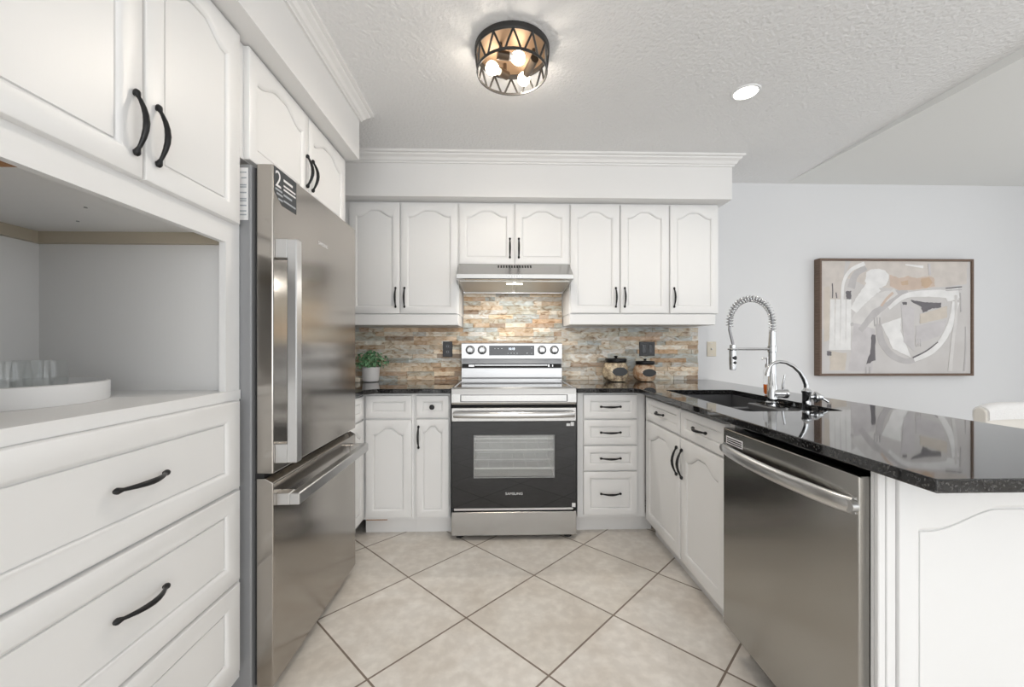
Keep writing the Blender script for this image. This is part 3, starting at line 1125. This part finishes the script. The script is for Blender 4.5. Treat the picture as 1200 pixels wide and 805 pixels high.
# ------------------------------------------------------------------ potted plant and small box
t = thing('potted_plant', 'small bushy green plant in a white pot beside the fridge', 'plant', (-.950, 3.02, .915))
bm = B()
lathe(bm, [(.045, 0), (.054, .006), (.061, .045), (.062, .108), (.057, .108), (.055, .092)], n=28)
obj('pot', bm, WHITEC, t, 40)
bm = B()
lathe(bm, [(.054, .088), (.054, .096)], n=20)
obj('soil', bm, SOIL, t)
bm = B()
rg = random.Random(3)
for i in range(260):
    a, e_ = rg.uniform(0, 2 * PI), rg.uniform(-.35, 1.45)
    rr = rg.uniform(.45, 1.12)
    c = Vector((.118 * rr * math.cos(a) * math.cos(e_), .095 * rr * math.sin(a) * math.cos(e_), .135 + .085 * rr * math.sin(e_)))
    n_ = (c - Vector((0, 0, .11))).normalized() + Vector((rg.uniform(-.7, .7), rg.uniform(-.7, .7), rg.uniform(-.3, .9)))
    n_.normalize()
    u = n_.cross(Vector((rg.uniform(-1, 1), rg.uniform(-1, 1), rg.uniform(-1, 1)))).normalized()
    v = n_.cross(u)
    s = rg.uniform(.012, .020)
    P = [c - u * s, c - v * s * .55 + n_ * .002, c + u * s, c + v * s * .55 + n_ * .002]
    m1, m2 = c - u * s * .2 - n_ * .003, c + u * s * .35 - n_ * .003
    q = [bm.verts.new(p) for p in P]
    k1 = bm.verts.new(c - n_ * .003)
    bm.faces.new((q[0], q[1], k1))
    bm.faces.new((q[1], q[2], k1))
    bm.faces.new((q[2], q[3], k1))
    bm.faces.new((q[3], q[0], k1))
for i in range(26):
    a = rg.uniform(0, 2 * PI)
    r_ = rg.uniform(.05, .10)
    tube(bm, [(0.02 * math.cos(a), .02 * math.sin(a), .095), (r_ * .6 * math.cos(a), r_ * .6 * math.sin(a), .14), (r_ * math.cos(a), r_ * math.sin(a) * .8, rg.uniform(.12, .20))], .0014, 5)
obj('foliage', bm, LEAFM, t)
bm = B()
box(bm, -.03, .03, -.03, .03, 0, .032, .006, 2)
lathe(bm, [(.018, .032), (.018, .036), (.012, .038)], n=16)
o = tag(obj('trinket_box', bm, BEIGEP), 'tiny beige box half hidden at the fridge edge', 'box')
o.location = (-1.044, 3.0, .915)

# ------------------------------------------------------------------ glass jars


def jar(label, x, y, R, H, m, tilt):
    t = thing('glass_jar', label, 'jar', (x, y, .915), 0, 'glass jars with black lids')
    n = 32

    def shell(k, zt):
        bm = B()
        prof = [(.62, .0), (.80, .015), (.97, .18), (1.0, .36), (.98, .52), (.90, .66), (.78, .74), (.74, .80)]
        rings = []
        for r, zz in prof:
            if zz > zt:
                continue
            ring = []
            for j in range(n):
                a = 2 * PI * j / n
                # the jar bulges to one side and is cut flat on the other
                ex = 1.0 + .16 * max(0, -math.cos(a)) * math.sin(PI * min(zz / .8, 1))
                xx = R * r * k * math.cos(a) * ex
                xx = min(xx, R * .90)
                yy = max(R * r * k * math.sin(a) * .9, -R * .74)
                ring.append(bm.verts.new((xx, yy, H * zz * (1 if k == 1 else .98) + (0 if k == 1 else .003))))
            rings.append(ring)
        for a, c in zip(rings, rings[1:]):
            for j in range(n):
                bm.faces.new((a[j], a[(j + 1) % n], c[(j + 1) % n], c[j]))
        bm.faces.new(rings[0][::-1])
        if k < 1:
            bm.faces.new(rings[-1])
        return bm
    obj('glass', shell(1, 9), GLASS, t, 50)
    obj('contents', shell(.95, .79), m, t, 50)['kind'] = 'stuff'
    bm = B()
    lathe(bm, [(R * .80, H * .745), (R * .82, H * .755), (R * .84, H * .785), (R * .84, H * .875), (R * .80, H * .895), (R * .16, H * .905), (R * .08, H * .93), (R * .14, H * .965), (R * .16, H * .985), (R * .10, H * 1.0)], n=28)
    obj('lid', bm, BLACKM, t, 40)
    bm = B()
    M = Matrix.Rotation(PI / 2, 4, 'X')
    b2 = B()
    res = []
    for j in range(28):
        a = 2 * PI * j / 28
        res.append((R * .12 + R * .60 * math.cos(a), H * .40 + H * .165 * math.sin(a)))
    prism(bm, res, lambda p, s: (p[0], -R * .745 - .0015 - .0012 * s, p[1]))
    obj('label_plate', bm, BLACKP, t)['label'] = 'blank black oval label'
    return t


jar('larger glass jar of bow-tie pasta with black lid and oval label', .848, 3.0, .092, .19, PASTA, 0)
jar('smaller glass jar of brown biscuits with black lid and oval label', 1.065, 3.0, .082, .168, CANDY, 0)

# ------------------------------------------------------------------ tray with glasses in the niche
TX, TY, TR = -1.236, 1.022, .211
t = thing('serving_tray', 'round white serving tray with a raised rim in the niche', 'tray', (TX, TY, 1.0335))
bm = B()
lathe(bm, [(TR - .002, 0), (TR, .004), (TR, .048), (TR - .007, .050), (TR - .009, .046), (TR - .009, .010), (.02, .009)], n=56)
obj('body', bm, WHITET, t, 40)
bm = B()
a = math.radians(62)
box(bm, -.002, .002, -.022, .022, .026, .038, .0015)
g = obj('grip_slot', bm, GREYCAB, t)
g.location = (TR * math.cos(a), TR * math.sin(a), 0)
g.rotation_euler = (0, 0, a)
bm = B()
lathe(bm, [(.022, .0), (.030, .004), (.039, .030), (.041, .055), (.036, .092), (.0345, .092), (.039, .055), (.037, .031), (.028, .008), (.004, .006)], n=24)
first = None
spots = [(-.035, .125, 'stemless wine glass at the far end of the round tray'), (.055, .075, 'stemless wine glass at the tray rim nearest the fridge side'),
         (-.11, .045, 'stemless wine glass at the back of the round tray'), (.085, -.035, 'stemless wine glass at the front rim of the round tray'),
         (-.01, .015, 'stemless wine glass in the middle of the round tray'), (-.03, -.09, 'stemless wine glass at the near end of the round tray')]
for dx, dy, lbl in spots:
    if first is None:
        first = g = obj('wine_glass', bm, GLASS, None, 60)
    else:
        g = first.copy()
        COL.objects.link(g)
    g.location = (TX + dx, TY + dy, 1.0445)
    tag(g, lbl, 'glass', 'stemless glasses on the tray')

# ------------------------------------------------------------------ painting
t = thing('framed_painting', 'large abstract painting in cream and grey with a walnut frame', 'painting', (2.456, BACK, .945))
PW, PH = 1.225, .908
bm = B()
for q in [(0, .016, -.062, 0, 0, PH), (PW - .016, PW, -.062, 0, 0, PH), (.016, PW - .016, -.062, 0, 0, .018), (.016, PW - .016, -.062, 0, PH - .018, PH)]:
    box(bm, *q, bev=.002)
obj('frame', bm, FRAMEW, t)
canv = boxes('canvas', [(.016, PW - .016, -.050, -.006, .018, PH - .018)], varied('canvas_ground', (.60, .575, .56), (.66, .64, .63), 5, .8), t)
PC = {'white': (.84, .83, .82), 'pale': (.70, .68, .665), 'grey': (.53, .51, .51), 'cream': (.655, .605, .565), 'tan': (.62, .50, .42), 'ochre': (.58, .43, .31), 'dark': (.17, .16, .17),
      'beige': (.65, .59, .52), 'lilac': (.61, .585, .59)}
pm = {k: varied('paint_' + k, tuple(c * .93 for c in v), tuple(min(1, c * 1.06) for c in v), 14, .75) for k, v in PC.items()}


LAY = [0]


def P(zx, zy):   # coordinates read on the picture, 0..1 from the top left of the canvas
    return (.016 + (PW - .032) * zx, PH - .018 - (PH - .036) * zy)


def stroke(pts, width, col, lay):
    """a brush stroke: a band of varying width along a path"""
    n = 26
    P3 = [Vector(P(*p)) for p in pts]
    L_, R_ = [], []
    rg = random.Random(int(pts[0][0] * 1000) + lay)
    m = len(P3)
    C = []
    for i in range(n + 1):
        u = i / n * (m - 1)
        k = min(int(u), m - 2)
        f = u - k
        p0, p1, p2, p3 = P3[max(k - 1, 0)], P3[k], P3[k + 1], P3[min(k + 2, m - 1)]
        C.append(.5 * ((2 * p1) + (p2 - p0) * f + (2 * p0 - 5 * p1 + 4 * p2 - p3) * f * f + (3 * p1 - p0 - 3 * p2 + p3) * f ** 3))
    for i in range(n + 1):
        tg = (C[min(i + 1, n)] - C[max(i - 1, 0)]).normalized()
        nr = Vector((-tg.y, tg.x))
        wv = width[0] + (width[1] - width[0]) * i / n
        L_.append(C[i] + nr * wv * (1 + rg.uniform(-.06, .06)))
        R_.append(C[i] - nr * wv * (1 + rg.uniform(-.06, .06)))
    bm = B()
    LAY[0] += 1
    y0 = -.0502 - .00006 * LAY[0]
    a = [bm.verts.new((p.x, y0, p.y)) for p in L_]
    c = [bm.verts.new((p.x, y0, p.y)) for p in R_]
    a2 = [bm.verts.new((p.x, -.0498, p.y)) for p in L_]
    c2 = [bm.verts.new((p.x, -.0498, p.y)) for p in R_]
    for i in range(n):
        bm.faces.new((a[i], a[i + 1], c[i + 1], c[i]))
        bm.faces.new((a2[i], a2[i + 1], a[i + 1], a[i]))
        bm.faces.new((c[i], c[i + 1], c2[i + 1], c2[i]))
    return obj('brush_stroke', bm, pm[col], canv)


def patch(pts, col, lay, jag=.003):
    rg = random.Random(lay * 31 + int(pts[0][0] * 999))
    fine = []
    for i in range(len(pts)):
        p, q = Vector(P(*pts[i])), Vector(P(*pts[(i + 1) % len(pts)]))
        for k in range(5):
            r = p.lerp(q, k / 5)
            fine.append((r.x + rg.uniform(-jag, jag), r.y + rg.uniform(-jag, jag)))
    bm = B()
    LAY[0] += 1
    y1 = -.0502 - .00006 * LAY[0]
    prism(bm, fine, lambda p, s: (p[0], -.0495 + (y1 + .0495) * s, p[1]))
    return obj('paint_patch', bm, pm[col], canv)


patch([(.0, .0), (.16, .0), (.14, .30), (.06, .62), (.0, .60)], 'cream', 1)
patch([(.02, .24), (.06, .22), (.06, .70), (.02, .72)], 'beige', 1)
patch([(.20, .0), (.98, .0), (.97, .20), (.62, .26), (.30, .22), (.16, .14)], 'cream', 1)
patch([(.30, .30), (.46, .26), (.36, .62), (.22, .80), (.20, .52)], 'pale', 2)
patch([(.22, .55), (.36, .60), (.34, .98), (.18, .98)], 'lilac', 2)
patch([(.06, .80), (.17, .82), (.16, .97), (.06, .97)], 'beige', 2)
stroke([(.142, .34), (.150, .19), (.20, .08), (.29, .02)], (.010, .016), 'white', 3)
stroke([(.20, .24), (.23, .12), (.30, .06)], (.03, .02), 'grey', 2)
patch([(.30, .10), (.33, .075), (.38, .065), (.425, .08), (.45, .12), (.45, .17), (.43, .215), (.40, .24), (.35, .245), (.31, .22), (.29, .18), (.30, .14)], 'white', 4, .002)
stroke([(.215, .44), (.26, .36), (.31, .28), (.36, .21)], (.030, .062), 'white', 4)
stroke([(.26, .62), (.36, .46), (.48, .32), (.58, .28)], (.02, .045), 'grey', 3)
stroke([(.30, .44), (.40, .36), (.50, .27)], (.02, .028), 'pale', 4)
stroke([(.40, .40), (.44, .33), (.48, .28)], (.010, .010), 'tan', 5)
patch([(.455, .12), (.52, .15), (.58, .13), (.64, .15), (.72, .13), (.755, .15), (.76, .22), (.70, .24), (.62, .25), (.52, .26), (.46, .22)], 'tan', 4)
patch([(.665, .155), (.72, .14), (.745, .19), (.71, .24), (.67, .22)], 'ochre', 6)
patch([(.53, .18), (.58, .17), (.58, .21), (.54, .215)], 'ochre', 6)
for k in range(4):
    xx = .075 + .036 * k
    stroke([(xx + .002, .34), (xx, .56), (xx - .004, .79)], (.018, .021), 'white' if k != 1 else 'white', 5)
patch([(.165, .27), (.20, .265), (.20, .34), (.17, .34)], 'dark', 6, .003)
patch([(.04, .80), (.068, .80), (.068, .84), (.04, .84)], 'dark', 6, .003)
stroke([(.075, .20), (.078, .27), (.076, .33)], (.004, .003), 'dark', 6)
stroke([(.10, .28), (.105, .33)], (.004, .004), 'dark', 6)
patch([(.195, .55), (.215, .545), (.215, .575), (.197, .58)], 'grey', 6, .002)
stroke([(.385, .56), (.40, .70), (.46, .82), (.56, .89), (.66, .86)], (.028, .02), 'grey', 3)
patch([(.40, .56), (.53, .50), (.53, .62), (.60, .86), (.48, .78)], 'white', 5)
patch([(.53, .38), (.62, .42), (.62, .80), (.55, .72)], 'lilac', 4)
stroke([(.62, .88), (.76, .78), (.86, .58), (.90, .36)], (.016, .028), 'white', 6)
stroke([(.45, .42), (.56, .31), (.72, .285), (.86, .29), (.92, .28)], (.012, .040), 'white', 5)
patch([(.82, .27), (.92, .27), (.92, .34), (.84, .36)], 'white', 7)
stroke([(.61, .86), (.70, .80), (.78, .72)], (.006, .003), 'dark', 8)
patch([(.60, .345), (.66, .36), (.72, .365), (.80, .37), (.80, .41), (.74, .42), (.68, .46), (.665, .40), (.61, .37)], 'dark', 8)
patch([(.54, .365), (.57, .36), (.57, .385), (.545, .39)], 'dark', 8, .003)
patch([(.66, .47), (.84, .40), (.84, .50), (.66, .56)], 'beige', 5)
patch([(.63, .58), (.84, .52), (.80, .66), (.63, .74)], 'lilac', 5)
patch([(.335, .65), (.36, .66), (.36, .88), (.30, .92), (.33, .80)], 'dark', 6, .004)
stroke([(.30, .94), (.30, 1.0)], (.006, .006), 'grey', 6)
stroke([(.325, .94), (.325, 1.0)], (.006, .006), 'grey', 6)
for k in range(3):
    stroke([(.355 + .018 * k, .50), (.357 + .018 * k, .58)], (.004, .004), 'grey', 6)
    stroke([(.63 + .014 * k, .69), (.635 + .014 * k, .76)], (.003, .003), 'grey', 7)
stroke([(.83, .24), (.94, .225)], (.004, .004), 'dark', 8)
stroke([(.83, .26), (.94, .25)], (.003, .004), 'grey', 8)
stroke([(.93, .28), (.935, .45)], (.003, .006), 'grey', 6)
stroke([(.965, .58), (.965, .80), (.955, .98)], (.002, .007), 'grey', 6)
stroke([(.72, .02), (.725, .12)], (.010, .008), 'lilac', 5)
stroke([(.56, .03), (.68, .05)], (.004, .010), 'white', 5)
stroke([(.90, .30), (.90, .50), (.88, .70), (.86, .98)], (.01, .016), 'pale', 3)

# ------------------------------------------------------------------ dining chair beyond the peninsula
t = thing('dining_chair', 'cream upholstered dining chair with a white knitted throw beyond the peninsula', 'chair', (2.755, 2.03, 0), 0)


def back_slab(x0, x1, y0, y1, z0, z1, r=.032):
    bm = B()
    sec = [(y0, z0), (y1, z0), (y1, z1 - r)] + [((y0 + y1) / 2 + (y1 - y0) / 2 * math.cos(q), z1 - r + r * math.sin(q)) for q in [PI * j / 10 for j in range(1, 10)]] + [(y0, z1 - r)]
    n = 16
    rows = []
    for k in range(n + 1):
        u = 2 * k / n - 1
        xx = x0 + (x1 - x0) * k / n
        dy, dz = .035 * (1 - u * u), -.018 * u ** 4
        rows.append([bm.verts.new((xx, p[0] + dy, p[1] + (dz if p[1] > z0 else 0))) for p in sec])
    m = len(sec)
    for a, c in zip(rows, rows[1:]):
        for k in range(m):
            bm.faces.new((a[k], a[(k + 1) % m], c[(k + 1) % m], c[k]))
    bm.faces.new(rows[0][::-1])
    bm.faces.new(rows[-1])
    return bm


obj('backrest', back_slab(-.27, .27, 0, .062, .40, .872), CREAM, t, 50, .006)
o = obj('throw', back_slab(-.262, .262, -.008, .070, .795, .880), KNIT, t, 50)
o['label'] = 'white knitted throw over the back'
bm = B()
box(bm, -.25, .25, -.46, .05, .37, .47, .03, 3)
obj('seat', bm, SEATM, t, 40)
for xx in (-.21, .21):
    for yy in (-.41, .03):
        bm = B()
        tube(bm, [(xx, yy, .38), (xx * 1.06, yy * 1.04, 0)], [.022, .014], 10)
        obj('leg', bm, LEGW, t, 40)

# ------------------------------------------------------------------ ceiling lights
LX, LY = .048, 1.76
t = thing('ceiling_light', 'round black cage ceiling light with three lit bulbs', 'ceiling light', (LX, LY, CEIL))
bm = B()
lathe(bm, [(.156, 0), (.160, -.002), (.160, -.024), (.152, -.024), (.150, -.006), (.02, -.006)], n=48)
bm2 = B()
lathe(bm2, [(.149, -.0062), (.149, -.010), (.01, -.010)], n=40)
obj('back_plate', bm2, mat('warm_bronze', (.30, .20, .125), .4, .5), t, 40)
obj('canopy', bm, mat('bronze_black', (.055, .053, .052), .45, .6), t, 40)
bm = B()
R1, R2, zt, zb = .155, .149, -.026, -.100
ring = lambda r, z: [(r * math.cos(2 * PI * k / 48), r * math.sin(2 * PI * k / 48), z) for k in range(48)]
tube(bm, ring(R2, zb - .002), .0062, 8, sq=(.6, 1.1), closed=True)
tube(bm, ring(R1, zt + .002), .0045, 8, closed=True)
for k in range(12):
    a = 2 * PI * k / 12
    for da in (-PI / 12 * .8, PI / 12 * .8):
        for wdt in (0,):
            c = a + da
            tube(bm, [(R1 * math.cos(a), R1 * math.sin(a), zt), ((R1 + R2) / 2 * math.cos((a + c) / 2), (R1 + R2) / 2 * math.sin((a + c) / 2), (zt + zb) / 2), (R2 * math.cos(c), R2 * math.sin(c), zb)], .0044, 6)
obj('cage', bm, mat('cage_black', (.05, .049, .048), .42, .6), t, 40)
for (bx, by), (qx, qy) in (((-.085, .037), (-.018, .085)), ((.024, -.030), (-.062, -.050)), ((.057, .102), (.095, -.030))):
    zz = -.058
    c, q = Vector((bx, by, zz)), Vector((qx, qy, zz))
    dv = (c - q).normalized()
    bm = B()
    tube(bm, [q, c - dv * .040], .018, 14)
    tube(bm, [q + dv * .014, q + dv * .014 + Vector((0, 0, .052))], .008, 8)
    so = obj('socket', bm, mat('socket_bronze', (.10, .075, .055), .35, .8), t, 40)
    bm = B()
    tube(bm, [c - dv * .042, c - dv * .020], [.0135, .016], 14)
    obj('bulb_base', bm, WHITEC, so, 40)
    bm = B()
    tube(bm, [c + dv * a for a in (-.026, -.020, -.010, .004, .016, .024, .029, .031)], [.014, .020, .0255, .028, .0255, .019, .010, .002], 18)
    bo = obj('bulb', bm, BULB, so, 60)
    l = bpy.data.lights.new('bulb_light', 'SPOT')
    l.spot_size = math.radians(168)
    l.spot_blend = .35
    l.energy = 5.0
    l.color = (1.0, .90, .78)
    l.shadow_soft_size = .026
    lo = bpy.data.objects.new('bulb_light', l)
    COL.objects.link(lo)
    lo.parent = t
    lo.location = c + Vector((0, 0, -.03))
    l = bpy.data.lights.new('bulb_glow', 'POINT')
    l.energy = 1.7
    l.color = (1.0, .90, .78)
    l.shadow_soft_size = .026
    lo = bpy.data.objects.new('bulb_glow', l)
    COL.objects.link(lo)
    lo.parent = t
    lo.location = c + Vector((0, 0, -.03))
t = thing('recessed_light', 'small round recessed ceiling light above the peninsula, lit', 'ceiling light', (1.229, 2.024, CEIL))
bm = B()
lathe(bm, [(.052, -.001), (.056, -.006), (.066, -.006), (.069, 0), (.052, 0)], n=36, cap=False)
obj('trim_ring', bm, WHITET, t, 50)
bm = B()
lathe(bm, [(.053, -.0035), (.053, -.001)], n=32)
obj('diffuser', bm, DOWN, t)
l = bpy.data.lights.new('downlight', 'SPOT')
l.energy = 16
l.spot_size = math.radians(150)
l.spot_blend = .8
l.color = (1, .93, .82)
l.shadow_soft_size = .05
lo = bpy.data.objects.new('downlight', l)
COL.objects.link(lo)
lo.parent = t
lo.location = (0, 0, -.012)
